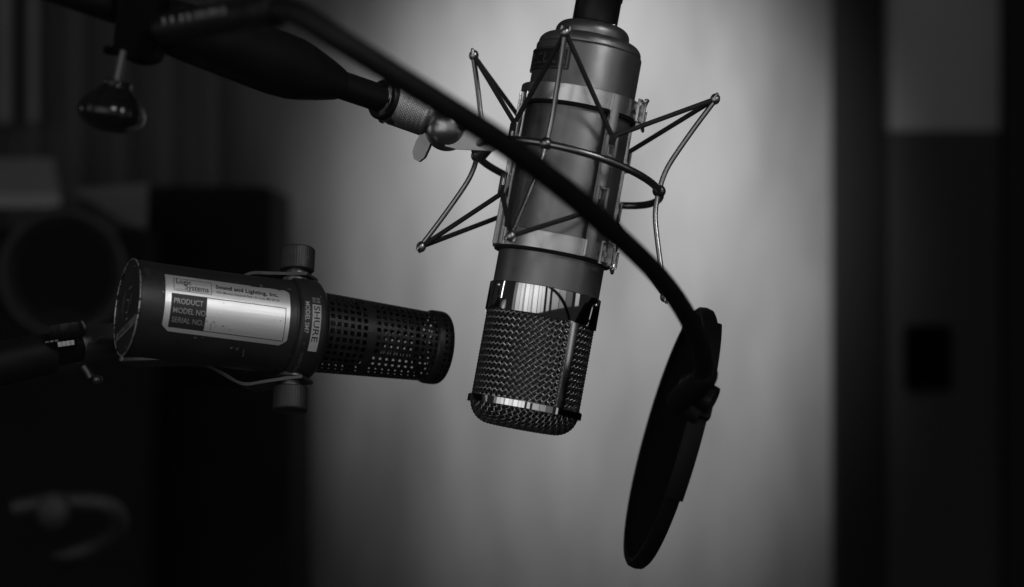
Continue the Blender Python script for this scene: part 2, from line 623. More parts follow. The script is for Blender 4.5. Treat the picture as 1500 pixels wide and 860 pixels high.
# inner gauze, woven grille
mb = MB()
mb.lathe([(28.6, H(157)), (28.6, H(208)), (27, H(213)), (22, H(218.4)), (14, H(219.4)), (0, H(219.6))], 72)
mb.build("inner_gauze", M_INNER, mic, FM)
NW, RW, WR, AMP = 52, 30.5, 0.46, 0.42
circ = 2 * PI * RW
pitch = circ / NW
mb = MB()
z0, z1 = H(207.0), H(157.0)
for sgn in (1, -1):
    for i in range(NW):
        pts = []
        nst = int((z1 - z0) / (pitch / 2) * 4)
        for k in range(nst + 1):
            z = z0 + (z1 - z0) * k / nst
            q = (z - z0) / pitch            # crossings every half pitch along the helix
            ang = 2 * PI * i / NW + sgn * (z - z0) / RW
            # parity of the crossing: the other wire lies over where this one lies under
            off = AMP * math.cos(2 * PI * q) * sgn
            pts.append(pol(RW + off, ang, z))
        mb.tube(pts, WR, 6, caps=False)
o = mb.build("grille_mesh", M_MESHW, mic, FM, sharp=80)
o["kind"] = "stuff"
# domed end of the grille: a flat weave pressed over the profile
prof = []
RF, RC = 18.5, 12.0
LF = RF
LC = RC * PI / 2


def dome(rho, off):
    if rho < LF:
        r, z, nr, nz_ = rho, 0.35 * (rho / LF) ** 2, 0.0, -1.0
    elif rho < LF + LC:
        t = (rho - LF) / RC
        r, z = RF + RC * math.sin(t), 0.35 + RC * (1 - math.cos(t))
        nr, nz_ = math.sin(t), -math.cos(t)
    else:
        r, z, nr, nz_ = RF + RC, 0.35 + RC + (rho - LF - LC), 1.0, 0.0
    return r + nr * off, z + nz_ * off


mb = MB()
dp = 2.75
RHO = LF + LC + 2.0
nn = int(RHO / dp) + 1
for sgn in (1, -1):
    for i in range(-nn, nn + 1):
        c_ = i * dp
        if abs(c_) >= RHO - 0.5:
            continue
        half = math.sqrt(RHO * RHO - c_ * c_)
        nst = max(8, int(2 * half / dp * 4))
        pts = []
        for k in range(nst + 1):
            t = -half + 2 * half * k / nst
            x, y = ((c_, t) if sgn == 1 else (t, c_))
            off = AMP * math.cos(PI * (t / dp + i)) * sgn
            rho, th_ = math.hypot(x, y), math.atan2(y, x) + PI / 4
            r, z = dome(rho, off)
            pts.append(Vector((r * math.cos(th_), r * math.sin(th_), z + 1.2)))
        mb.tube(pts, WR, 6, caps=False)
o = mb.build("grille_dome", M_MESHW, mic, FM, sharp=80)
o["kind"] = "stuff"
# chrome band and the two upright bars
mb = MB()
mb.lathe([(30.6, H(206.2)), (32.6, H(206.2)), (33.0, H(206.6)), (33.0, H(210.2)), (32.6, H(210.6)), (30.6, H(210.6))], 160)
gb = mb.build("grille_band", M_CHROME, mic, FM)
for ph in (35, -145):
    mb = MB()
    mb.box((0, 0, H(182)), (5.6, 3.0, 48.6), cylm(32.0, R(ph), 0), 0.45)
    mb.build("grille_bar", M_BAR, mic, FM)
# connector and cable leaving the top
cab_ = empty("microphone_cable", rigid(FM @ Matrix.Translation((0, 0, H(-15.8)))), "black cable plug screwed into the top of the grey condenser microphone", "cable")
mb = MB()
mb.lathe([(0, H(-16.2)), (12.6, H(-16.2)), (13.2, H(-16.8)), (13.2, H(-31)), (13.7, H(-31.6)), (13.7, H(-34)), (13.2, H(-34.6)), (13.2, H(-58)), (9, H(-64)), (4.5, H(-90)), (0, H(-90))], 64)
mb.build("plug", M_BLACK, cab_, FM)
mb = MB()
mb.tube(smooth_path([(0, 0, H(-86)), (2, 0, H(-130)), (20, 10, H(-200)), (70, 60, H(-260)), (150, 160, H(-290))], 8), 3.6, 12)
mb.build("cord", M_RUBBER, cab_, FM)

# ================================================================ spider shock mount
nr_ = Vector((math.sin(R(14.9)) * math.cos(R(11.0)), math.sin(R(11.0)), math.cos(R(14.9)) * math.cos(R(11.0)))).normalized()
yr = (Vector((0, 1, 0)) - nr_ * nr_.y).normalized()
xr = yr.cross(nr_)
FR = frame(Pc, xr, yr, nr_)
sm = empty("shock_mount", rigid(FR), "metal spider shock mount with elastic cords round the large condenser microphone", "shock mount")
RR, HH, FL = 55.0, 59.5, 18.5
AZ = [-17, 74, 164, 254]
mb = MB()
mb.tube([pol(RR, 2 * PI * i / 128, 0) for i in range(128)], 2.15, 16, closed=True)
mb.build("ring", M_TUBE, sm, FR)
cage_bars = [33, 123, 213, 296]
RB = 35.2
Mrel = FR.inverted() @ FM
tips = {}
for k, az in enumerate(AZ):
    a = R(az)
    mb = MB()
    mb.ball(pol(RR, a, 0), 3.9, 24, (1, 1, 0.95))
    mb.build("node", M_TUBE, sm, FR)
    for sg in (1, -1):
        ctrl = [pol(RR, a, 0), pol(RR + 0.3, a, sg * 8), pol(RR + 1.8, a, sg * 16), pol(RR + 5.6, a, sg * 27), pol(RR + 11.5, a, sg * 42), pol(RR + FL, a, sg * (HH - 1))]
        mb = MB()
        mb.tube(smooth_path(ctrl, 8), 1.5, 14)
        arm = mb.build("arm", M_STEEL, sm, FR)
        tip = pol(RR + FL, a, sg * HH)
        tips[(k, sg)] = tip
        mb = MB()
        mb.ball(tip, 2.9, 20, (1, 1, 1.15))
        # forked end that keeps the cord
        d_ = (tip - ctrl[-2]).normalized()
        t_ = Vector((math.cos(a), math.sin(a), 0))
        for q in (-1, 1):
            mb.tube([tip + t_ * q * 1.9, tip + t_ * q * 2.5 + d_ * 1.8, tip + t_ * q * 2.3 + d_ * 3.4], [1.1, 1.0, 0.8], 10)
        mb.build("tip", M_STEEL, arm, FR)
CLIP = {1: 54.5, -1: 88.5}
for j, bz in enumerate(cage_bars):
    b_ = R(bz)
    mb = MB()
    cut = 5.5 if bz > 250 else 0.0
    mb.box((0, 0, H(73.6 + cut / 2)), (6.6, 1.3, 94 - cut), cylm(RB + 0.3, b_, 0), 0.25)
    mb.box((-3.0, 0.9, H(73.6 + cut / 2)), (0.8, 2.0, 94 - cut), cylm(RB + 0.3, b_, 0), 0.2)
    bar = mb.build("bar", M_BAND, sm, FM)
    for sg in (1, -1):
        mb = MB()
        Mc = cylm(RB + 3.6, b_, H(CLIP[sg]) - sg * 2.5)
        mb.box((-3.4, 0, 0), (2.6, 1.0, 12), Mc, 0.35)
        mb.box((3.2, 0, 0), (2.0, 1.0, 12), Mc, 0.35)
        mb.box((0.2, 0, -sg * 5.2), (5.4, 0.98, 1.6), Mc, 0.3)
        mb.box((0, -1.7, -sg * 5.2), (4, 3.0, 1.4), Mc, 0.2)
        mb.build("clip", M_STEEL, bar, FM)
        # the two cords that leave this clip
        hook = Mrel @ pol(RB + 3.8, b_, H(CLIP[sg]) + sg * 4.6)
        for kk, off in ((j, -1), ((j + 1) % 4, 1)):
            t0 = tips[(kk, sg)]
            e = hook + (Mrel.to_3x3() @ Vector((math.cos(b_), math.sin(b_), 0))) * off * 1.9
            dd = (e - t0).normalized()
            e2 = Mrel @ pol(RB + 3.0, b_, H(CLIP[sg]) - sg * 1.0)
            mb = MB()
            sag = [t0.lerp(e, q / 6) for q in range(7)]
            mb.tube(sag + [e.lerp(e2, .5) + dd * 0.8, e2], 1.42, 10)
            mb.build("cord", M_CORD, sm, FR)
for s0 in (26.0, 110.6):
    mb = MB()
    mb.lathe([(33.4, H(s0)), (34.5, H(s0)), (34.8, H(s0 + .3)), (34.8, H(s0 + 9.9)), (34.5, H(s0 + 10.2)), (33.4, H(s0 + 10.2)), (33.4, H(s0))], 128)
    band = mb.build("band", M_BAND, sm, FM)
    mb = MB()
    mb.lathe([(30.75, H(s0 + 0.9)), (33.5, H(s0 + 0.5)), (33.5, H(s0 + 11.4)), (30.75, H(s0 + 11.8))], 96)
    mb.build("lining", M_FELT, band, FM)
    # overlapping strap end, toggle latch
    mb = MB()
    wrap_patch(mb, 34.7, 35.5, 214, 246 if s0 > 50 else 250, H(s0 + 10.4), H(s0 - .3))
    mb.build("strap_end", M_BAND, band, FM)
    ph = R(58 if s0 > 50 else 74)
    la = empty("latch", FM @ Matrix.Identity(4))
    bpy.data.objects.remove(la)
    zc = H(s0 + 5.4)
    Ml = cylm(36.0, ph, zc)
    mb = MB()
    mb.box((-4.5, -0.4, 0), (8.0, 0.5, 3.0), Ml, 0.2)
    mb.box((-4.5, 1.0, 6.2), (9.5, 2.2, 0.9), Ml, 0.3)
    mb.box((-4.5, 1.0, -6.2), (9.5, 2.2, 0.9), Ml, 0.3)
    mb.box((-9.2, 0.7, 0), (0.9, 1.6, 13.0), Ml, 0.3)
    mb.box((0.4, 1.3, 0), (1.2, 3.2, 12.4), Ml, 0.3)
    lt = mb.build("latch", M_STEEL, band, FM)
    mb = MB()
    loop = [(-1.5, 2.4, 7.6), (3.2, 2.6, 8.2), (7.2, 1.0, 7.2), (8.4, 0.0, 4), (8.6, -0.6, 0), (8.4, 0.0, -4), (7.0, 1.2, -8.4), (3.2, 2.8, -9.6), (1.0, 2.8, -7.2)]
    mb.tube([Ml @ p for p in smooth_path(loop, 6)], 0.85, 10)
    mb.box((5.2, 2.2, -0.6), (2.4, 0.9, 11.0), Ml @ Matrix.Rotation(R(-12), 4, 'Z'), 0.3)
    mb.box((9.2, 0.6, -1.6), (0.9, 2.6, 10.0), Ml, 0.3)
    mb.build("latch_lever", M_CHROME, sm if False else band, FM)

# swivel that carries the ring on the boom
p_nut0, p_nut1 = at(566, 147, 1.387), at(634, 171, 1.385)
ax = (p_nut1 - p_nut0).normalized()
yb = (Vector((0, 1, 0)) - ax * ax.y).normalized()
xb = yb.cross(ax)
FB = frame(p_nut0, xb, yb, ax)
Lm = (p_nut1 - p_nut0).length * 1000
mb = MB()
mb.lathe([(9, -0.2), (12.6, -0.2), (13.3, 0.6), (13.3, 3.0), (12.4, 3.4), (12.2, 4.4)], 64)
mb.build("nut_flange", M_STEEL, sm, FB)
mb = MB()
NK = 46
rows = []
nu, nv = NK * 6, 44
for j in range(nv + 1):
    z = 4.4 + (Lm - 6.6) * j / nv
    row = []
    for i in range(nu):
        a_ = i / 6.0
        q = z / (2 * PI * 12.4) * NK
        tri = lambda t: abs((t % 1.0) - 0.5) * 2
        h = min(tri(a_ + q), tri(a_ - q))
        rr = 12.42 + 0.42 * (h if 0 < j < nv else 0)
        row.append(Vector((rr * math.sin(2 * PI * i / nu), -rr * math.cos(2 * PI * i / nu), z)))
    rows.append(row)
mb.grid(rows)
mb.lathe([(12.4, Lm - 2.2), (11.6, Lm - 1.2), (8, Lm - 1.0), (8, Lm + 2.5)], 64)
nut = mb.build("knurled_nut", M_NUT, sm, FB, sharp=25)
pb = at(655, 188, 1.383)
mb = MB()
mb.ball(pb, 0.0132, 40)
mb.tube([at(630, 176, 1.385), at(650, 186, 1.384)], [0.0075, 0.010], 24)
mb.build("swivel_ball", M_STEEL, sm)
# fork plate from the ball to the ring: a tapered cheek with thickness
mb = MB()
out = [(652, 214), (668, 218), (700, 220), (722, 221), (734, 216), (736, 206), (722, 198), (700, 188), (682, 176), (668, 168), (652, 176)]
f0 = [at(px, py, 1.3745) for px, py in out]
f1 = [p + Vector((0.0, 0.006, 0.0)) for p in f0]
n_ = len(out)
mb.add(f0 + f1, [list(range(n_)), list(range(n_, 2 * n_))[::-1]] + [[i, (i + 1) % n_, n_ + (i + 1) % n_, n_ + i] for i in range(n_)], True)
mb.build("fork_plate", M_STEEL, sm)
mb = MB()
f0 = [at(px, py, 1.398) for px, py in out]
f1 = [p + Vector((0.0, 0.006, 0.0)) for p in f0]
mb.add(f0 + f1, [list(range(n_)), list(range(n_, 2 * n_))[::-1]] + [[i, (i + 1) % n_, n_ + (i + 1) % n_, n_ + i] for i in range(n_)], True)
mb.build("fork_plate", M_STEEL, sm)
mb = MB()
mb.ball(at(678, 184, 1.372), 0.0030, 16, (1, .9, 1))
mb.build("pivot_bolt", M_STRAP, sm)
mb = MB()
mb.tube([at(716, 208, 1.371), at(716, 208, 1.42)], 0.0046, 20)
mb.tube([at(716, 212, 1.39), at(702, 228, 1.395)], 0.0042, 16)
mb.build("ring_stem", M_TUBE, sm)
# flat wing lever below the nut
mb = MB()
pts2 = []
lev = [(628, 186), (618, 192), (609, 207), (604, 222), (606, 233), (613, 237), (621, 231), (628, 216), (633, 202), (637, 194)]
f0 = [at(px, py, 1.382) for px, py in lev]
f1 = [p + Vector((0.0012, 0.0035, 0.0)) for p in f0]
n_ = len(lev)
mb.add(f0 + f1, [list(range(n_)), list(range(n_, 2 * n_))[::-1]] + [[i, (i + 1) % n_, n_ + (i + 1) % n_, n_ + i] for i in range(n_)], True)
mb.build("wing_lever", M_TUBE, sm)

# ================================================================ boom arm
b1 = at(575, 150, 1.387)
b0 = at(205, 24, 1.25)
bx_ = (b0 - b1).normalized()            # pointing back along the boom
yb = (Vector((0, 1, 0)) - bx_ * bx_.y).normalized()
FBo = frame(b1, yb.cross(bx_), yb, bx_)
boom = empty("boom_arm", rigid(FBo), "black boom arm with thick sleeve reaching to the shock mount", "boom arm")
toz = lambda px: ((at(px, 150 - (575 - px) * 0.341, 1.387 - (575 - px) * 0.00037) - b1).length * 1000)
mb = MB()
mb.lathe([(0, 1), (8.0, 1), (8.0, 620), (0, 620)], 40)
mb.build("tube", M_BLACK, boom, FBo)
mb = MB()
mb.lathe([(8.0, -4), (11.2, -4), (12.0, -3), (12.0, 8), (11.0, 9.5), (8, 9.5)], 48)
cl = mb.build("end_collar", M_BLACK, boom, FBo)
mb = MB()
mb.box((0, 0, 0), (5, 6, 5), Matrix.Translation((-10, -5, 4)), 0.8)
mb.box((0, 0, 0), (5, 6, 4), Matrix.Translation((13, -4, 10)), 0.8)
mb.build("collar_screw", M_BLACK, cl, FBo)
zs = [toz(px) for px in (491, 490, 480, 470, 455, 440, 425, 400, 380, 330, 280, 245, 232)]
rs = [8.1, 9.4, 10.9, 12.3, 14.1, 15.9, 17.2, 17.7, 17.5, 16.4, 15.4, 14.4, 9]
mb = MB()
mb.lathe(list(zip(rs, zs)), 48)
mb.build("sleeve", M_RUBBER, boom, FBo, sharp=30)

# ================================================================ pop filter on its gooseneck
DC = 1.235
Fk = at(205, 40, DC)
pop = empty("pop_filter", Matrix.Translation(Fk), "round black pop filter on a long gooseneck clamped to the boom arm", "pop filter")
# clamp block
cz = (at(212, -40, DC) - at(199, 90, DC)).normalized()
cy = (Vector((0, 1, 0)) - cz * cz.y).normalized()
cx = cy.cross(cz)
FC = frame(at(205, 40, DC), cx, cy, cz)
mb = MB()
poly = [(-10.5, 34), (10.5, 34), (10.5, -11)] + [(10.5 * math.cos(-PI * k / 10), -12 - 5.5 * math.sin(PI * k / 10)) for k in range(11)] + [(-10.5, -11)]
mb.extrude_poly(poly, -14, 22, Matrix(((1, 0, 0, 0), (0, 0, 1, 0), (0, 1, 0, 0), (0, 0, 0, 1))))
mb.box((-12.5, -2, -13.5), (8, 10, 4), None, 1.2)
mb.build("clamp", M_CLAMP, pop, FC, sharp=35)
kx = (at(161, 172, 1.222) - at(180, 80, 1.222)).normalized()
ky = (Vector((0, 1, 0)) - kx * kx.y).normalized()
FK = frame(at(180, 80, 1.222), ky.cross(kx), ky, kx)
mb = MB()
mb.lathe([(0, -2), (2.1, -2), (2.1, 18), (3.0, 18.2), (3.0, 20), (0, 20)], 24)
mb.build("clamp_screw", M_STRAP, pop, FK)
mb = MB()
pr = [(0, 13.6), (6.6, 13.6), (7.6, 14.6), (7.4, 16.2), (9, 18.5), (12.5, 22), (15.6, 26), (17.0, 29.5), (16.6, 32.5), (14, 36), (9, 38.6), (4, 39.6), (0, 39.8)]
sp = smooth_path([Vector((r, 0, z)) for r, z in pr[1:]], 4)
mb.lathe([(0, 13.6)] + [(max(0, p.x), p.z) for p in sp], 112,
         lambda a_, z: 1 + (0.045 * max(0, min(1, (z - 17) / 8)) * (abs(math.cos(3.5 * a_)) ** 0.6 - .5)))
mb.build("clamp_knob", M_GLOSS, pop, FK)
# ferrule and gooseneck
gp = [(236, 42, 1.215), (300, 31, 1.17), (350, 22, 1.13), (405, 13, 1.095), (440, 22, 1.08), (500, 60, 1.075), (580, 110, 1.08), (660, 160, 1.09),
      (740, 212, 1.11), (820, 272, 1.14), (900, 341, 1.18), (960, 399, 1.22), (996, 446, 1.25), (1020, 492, 1.275), (1030, 530, 1.292), (1029, 558, 1.302)]
gpt = smooth_path([at(*g) for g in gp], 10)
rad = []
for i in range(len(gpt)):
    t = i / 10.0
    rad.append(0.0056 if t < 9.95 else 0.0050)
mb = MB()
mb.tube(gpt, rad, 24)
mb.build("gooseneck", M_RUBBER, pop)
mb = MB()
fer = [p for p in gpt[:32]]
rf = [0.0078 if i < 26 else (0.0089 if i < 31 else 0.0070) for i in range(32)]
rf[0] = 0.006
mb.tube(fer, rf, 28)
mb.build("ferrule", M_BLACK, pop)
mb = MB()
# raised lettering strip on the ferrule, worn past reading
for i in range(9):
    t = 4 + i * 2
    p = gpt[t]
    d_ = (gpt[t + 1] - gpt[t - 1]).normalized()
    vw = (EYE - p).normalized()
    f_ = (vw - d_ * vw.dot(d_)).normalized()
    s_ = f_.cross(d_).normalized()
    if s_.z < 0:
        s_ = -s_
    o_ = p + f_ * 0.0077 + s_ * 0.002
    Mx = frame(o_, d_, f_, s_)
    mb.box((0, 0, 0), (3.0 + (i % 3), 1.4, 0.9), Mx)
    mb.box((0.6 * (-1) ** i, 0, 1.6), (1.0, 1.4, 3.2), Mx)
mb.build("ferrule_lettering", M_GREYPRINT, pop)["kind"] = "stuff"
# disc
DCc = 1.405
Cd = at(981, 641, DCc)
ray = (Cd - EYE).normalized()
vv = Vector((0.273, 0.0, 0.962))
wv = (-ray + 0.150 * Vector((0.965, 0, -0.262)))
wv = (wv - vv * wv.dot(vv)).normalized()
nv_ = wv.cross(vv).normalized()
FD = frame(Cd, wv, vv, nv_)
if nv_.x > 0:
    nv_ = -nv_
RD = 78.5
mb = MB()
pr = [(RD - 5.5, 4.0), (RD - 2.2, 4.5), (RD - 0.6, 3.2), (RD, 0), (RD - 0.6, -3.2), (RD - 2.2, -4.5), (RD - 5.5, -4.0), (RD - 5.5, 4.0)]
mb.lathe(pr, 144)
mb.build("rim", M_HOOP, pop, FD)
M_SCREEN = mat("black_nylon_screen", 0.0045, 0.9, 0, 0.2, 300, 0.5, 2600, spec=0.08)
for z_ in (2.6, -2.6):
    mb = MB()
    mb.lathe([(RD - 5.4, z_), (RD * .66, z_ * 1.25), (RD * .33, z_ * 1.4), (0, z_ * 1.45)], 96)
    mb.build("screen", M_SCREEN, pop, FD)
mb = MB()
rows = []
for i in range(41):
    a_ = R(-21 + 82 * i / 40)
    row = []
    for r, z in ((RD + 0.1, 5.2), (RD + 2.6, 5.2), (RD + 3.0, 4.6), (RD + 3.0, -4.6), (RD + 2.6, -5.2), (RD + 0.1, -5.2)):
        row.append(Vector((r * math.cos(a_), r * math.sin(a_), z)))
    rows.append(row)
mb.grid(rows, True)
for rr_ in (rows[0], rows[-1]):
    mb.add(rr_, [list(range(6))], True)
mb.build("bracket", M_HOOP, pop, FD)
mb = MB()
a_ = R(19)
ce = Vector((math.cos(a_), math.sin(a_), 0))
te = Vector((-math.sin(a_), math.cos(a_), 0))
Mcl = Matrix.Identity(4)
for j in range(3):
    Mcl[j][0], Mcl[j][1], Mcl[j][2], Mcl[j][3] = ce[j], te[j], (0, 0, 1)[j], (ce * (RD + 2))[j]
mb.box((0, 0, 0), (8, 18, 13), Mcl, 1.6)
mb.build("clip_block", M_HOOP, pop, FD)
zl = -1 if (wv.cross(vv)).x > 0 else 1
mb = MB()
e0 = FD.inverted() @ at(1030, 556, 1.302)
mb.tube(smooth_path([e0 + Vector((0, 5, 0)), e0, Vector((RD + 3, 24, zl * 13)), Vector((RD, 22, zl * 7)), Vector((RD, 20, 0))], 6), [6.6] * 24 + [6.6], 20)
mb.build("gooseneck_socket", M_HOOP, pop, FD)
# oval boss where the neck enters the clip
mb = MB()
ob = at(1018, 570, 1.325)
mb.tube([ob + Vector((-0.006, .004, .004)), ob + Vector((0.004, -.002, -.003)), ob + Vector((0.010, -.004, -.006))], [0.0060, 0.0078, 0.0074], 24)
mb.build("boss", M_BLACK, pop)

# ================================================================ dynamic microphone on the left
fdir = Vector((math.cos(R(22.4)) * math.cos(R(8.1)), math.sin(R(22.4)), -math.sin(R(8.1)) * math.cos(R(22.4)))).normalized()
upv = Vector((0, 0, 1))
xs = (upv - fdir * upv.dot(fdir)).normalized()
ys = fdir.cross(xs)
if ys.y > 0:
    ys = -ys
roll = R(-14)
xs2 = (xs * math.cos(roll) + ys * math.sin(roll)).normalized()
ys2 = (ys * math.cos(roll) - xs * math.sin(roll)).normalized()
DS = 1.352
FS = frame(at(187, 450, DS), xs2, ys2, fdir)
PHS = -roll                                  # azimuth that faces the camera is -roll from y


def sp_(r, phi_deg, z):
    """azimuth 0 towards the camera, positive upward in the picture"""
    a__ = R(phi_deg) - PHS
    return Vector((r * math.sin(a__), r * math.cos(a__), z))


FSr = rigid(FS)
dyn = empty("dynamic_microphone", FSr, "worn black broadcast microphone with metal label, pointing right below the boom", "microphone")
mb = MB()
mb.lathe([(27.2, 0.8), (27.2, 6), (26.9, 12), (27.0, 60), (27.3, 87), (27.6, 88.4), (27.6, 90.6), (27.1, 91), (27.1, 92), (27.9, 92.4)], 128)
sb = mb.build("body", M_SMBODY, dyn, FS)
mb = MB()
mb.lathe([(27.4, 92.4), (28.4, 92.8), (29.0, 93.6), (29.2, 95), (29.2, 106.0), (28.6, 107.8), (26.6, 109.6), (22.5, 111.6), (19, 111.8)], 128)
fl = mb.build("front_collar", M_SMBODY, dyn, FS)
mb = MB()
mb.lathe([(0, 0.2), (26.8, 0.2), (26.8, 0.9)], 96)
rp = mb.build("rear_plate", M_SMPLATE, dyn, FS)
mb = MB()
mb.tube([sp_(27.2, 360 * i / 120, -0.1) for i in range(120)], 0.55, 8, closed=True)
mb.build("rear_rim", M_EDGE, rp, FS)
# marks on the rear plate: response curves and a brand strip, seen obliquely
mr = lambda x, y: Vector((0, 0, 0)) + sp_(1, 90, 0) * y + sp_(1, 0, 0) * x + Vector((0, 0, -0.15))
mb = MB()
for (x0, y0, x1, y1, t) in ((-9, 9, -9, -6, .5), (-4, 4, 2, 4, .5), (2, 4, 2, -3, .5), (2, -3, -3, -3, .5), (-2, 10, 5, 12, .5), (-12, -3, -12, 6, .5), (5, -6, -1, -7, .5), (6, 8, 6, 2, .5)):
    a2, b2 = Vector((x0, y0, 0)), Vector((x1, y1, 0))
    d2 = (b2 - a2).normalized()
    n2_ = Vector((-d2.y, d2.x, 0)) * t
    mb.add([mr(*(a2 + n2_).xy), mr(*(b2 + n2_).xy), mr(*(b2 - n2_).xy), mr(*(a2 - n2_).xy)], [[0, 1, 2, 3]], True)
mb.build("response_marks", M_GREYPRINT, rp, FS)
mb = MB()
mb.add([mr(-17, -15.5), mr(23, -3.2), mr(23, -8.4), mr(-17, -20.5)], [[0, 1, 2, 3]], True)
st = mb.build("brand_strip", M_GREYPRINT, rp, FS)
ang = math.atan2(12.3, 40)
mt = lambda x, y: mr(-13 + x * math.cos(ang) - y * math.sin(ang), -17.9 + x * math.sin(ang) + y * math.cos(ang)) + Vector((0, 0, -0.1))
text_mb("SHURE", 4.2, mt, 0.05, stretch=1.9).build("lettering", M_PRINT, rp, FS)
for (a_, r_) in ((80, 23.5), (172, 23), (-72, 23.5), (8, 23.5)):
    mb = MB()
    mb.ball(sp_(r_, a_, 0), 1.3, 12, (1, 1, .5))
    mb.build("screw", M_KNOB, rp, FS)

# label plate
Lz0, Lz1 = 14.0, 86.4
LT, LB = 48.0, -23.5
rl = 27.15


def lab(u_, v_, lift=0.22):
    """label coordinates in mm: u along the body, v up around it"""
    return sp_(rl + lift, math.degrees(v_ / rl), u_)


vT, vB = R(LT) * rl, R(LB) * rl
ch = 3.2
mb = MB()
NVL = 28
rng = random.Random(4)
rowsT, rowsB = [], []
for j in range(NVL + 1):
    v_ = vB + (vT - vB) * j / NVL
    c0 = max(0, ch - (v_ - vB)) * 1.25
    dT = vT - v_
    chip = 0.0
    a0, a1 = Lz0 + c0, Lz1 - c0 - (max(0, 1.6 - dT) * 1.6)
    ln = 40
    rowsT.append([lab(a0 + (a1 - a0) * i / ln, v_ - (rng.random() ** 3 * 1.1 if (j == NVL and 22 < i < 39) else 0), 0.32) for i in range(ln + 1)])
    rowsB.append([lab(a0 + (a1 - a0) * i / ln, v_, 0.0) for i in range(ln + 1)])
mb.grid(rowsT, False)
for R_ in (0, -1):
    mb.grid([rowsT[R_], rowsB[R_]], False)
for I_ in (0, -1):
    mb.grid([[r[I_] for r in rowsT], [r[I_] for r in rowsB]], False)
lb = mb.build("label_plate", M_LABEL, dyn, FS, sharp=60)


def lrect(mb_, u0, u1, v0, v1, lift, n=12):
    mb_.grid([[lab(u0 + (u1 - u0) * i / 4, v0 + (v1 - v0) * j / n, lift) for i in range(5)] for j in range(n + 1)], False)


bT, bB = 10.6, -8.6                       # black box rows
mb = MB()
lrect(mb, Lz0 + 3.4, Lz0 + 23.8, bB, bT, 0.40)
mb.build("black_field", M_PRINT, lb, FS)
mb = MB()
t_ = 0.42
lrect(mb, Lz0 + 23.8, Lz1 - 2.4, bT - t_, bT, 0.40, 1)
lrect(mb, Lz0 + 23.8, Lz1 - 2.4, bB, bB + t_, 0.40, 1)
lrect(mb, Lz1 - 2.4 - t_, Lz1 - 2.4, bB + t_, bT - t_, 0.40)
mb.build("field_frame", M_PRINT, lb, FS)
for k, s_ in enumerate(("PRODUCT", "MODEL NO.", "SERIAL NO.")):
    v0 = bT - 5.6 - k * 5.2
    text_mb(s_, 4.3, lambda x, y, v0=v0: lab(Lz0 + 4.7 + x, v0 + y, 0.50), 0.05, stretch=0.84).build("lettering", M_LABELTXT, lb, FS)
mb = MB()
b_u0, b_u1, b_v0, b_v1 = Lz0 + 4.6, Lz0 + 26.4, 12.4, 20.6
for (q0, q1, q2, q3) in ((b_u0, b_u1, b_v0, b_v0 + .3), (b_u0, b_u1, b_v1 - .3, b_v1), (b_u0, b_u0 + .3, b_v0, b_v1), (b_u1 - .3, b_u1, b_v0, b_v1),
                         (b_u0 + 1, b_u1 - 1, b_v0 + .9, b_v0 + 1.1)):
    lrect(mb, q0, q1, q2, q3, 0.40, 6)
mb.build("logo_frame", M_PRINT, lb, FS)
text_mb("Logic", 4.8, lambda x, y: lab(b_u0 + 1.2 + x, 17.0 + y, 0.42), 0.05, stretch=0.88).build("lettering", M_PRINT, lb, FS)
text_mb("Systems", 4.8, lambda x, y: lab(b_u0 + 6.4 + x, 13.7 + y, 0.42), 0.05, stretch=0.88).build("lettering", M_PRINT, lb, FS)
text_mb("Sound and Lighting, Inc.", 3.6, lambda x, y: lab(b_u1 + 2.4 + x, 17.0 + y, 0.42), 0.13, stretch=1.0, spacing=1.06).build("lettering", M_PRINT, lb, FS)
text_mb("9531 Manasco Industrial Park / St. Louis, MO 63126", 2.2, lambda x, y: lab(b_u1 + 2.6 + x, 13.9 + y, 0.42), 0.02, stretch=0.80).build("lettering", M_PRINT, lb, FS)
mb = MB()
rng = random.Random(11)
for k in range(9):
    u0, v0 = Lz0 + 27 + rng.random() * 14, -6.5 + rng.random() * 4
    lrect(mb, u0, u0 + 0.4 + rng.random() * 1.6, v0, v0 + .25, 0.40, 1)
lrect(mb, Lz0 + 27.2, Lz0 + 27.6, -7.4, -3.4, 0.40, 2)
lrect(mb, Lz1 - 5.6, Lz1 - 5.1, 2.6, 3.1, 0.40, 1)
mb.build("scribble", M_PRINT_FADED, lb, FS)["kind"] = "stuff"

# brand and model on the front collar: the words run round the collar, tops to the front
ftx = lambda z0, v0, r: (lambda x, y: sp_(r, math.degrees((v0 - x) / 29.2), z0 + y))
mb = MB()
mb.grid([[sp_(29.32, 30 - 54 * j / 14, 99.0 + 5.2 * i / 3) for i in range(4)] for j in range(15)], False)
bpl = mb.build("brand_plate", M_WHITE, fl, FS)
text_mb("SHURE", 5.0, ftx(99.9, R(28.5) * 29.2, 29.42), 0.05, stretch=1.42).build("lettering", M_PRINT, fl, FS)
mb = MB()
for k in range(2):
    for q in range(2):
        z0, p0 = 99.0 + q * 2.7, 39.4 - k * 4.0
        mb.grid([[sp_(29.34, p0 - 3.2 * j / 2, z0 + 2.1 * i / 2) for i in range(3)] for j in range(3)], False)
mb.build("logo_mark", M_GREYPRINT, fl, FS)
text_mb("MODEL SM7", 3.6, ftx(94.9, R(33.0) * 29.2, 29.34), 0.03, stretch=0.98).build("lettering", M_WHITE, fl, FS)
text_mb("PATENT PENDING", 2.5, ftx(95.4, R(-27) * 29.2, 29.34), 0.0, stretch=0.95).build("lettering", M_GREYPRINT, fl, FS)

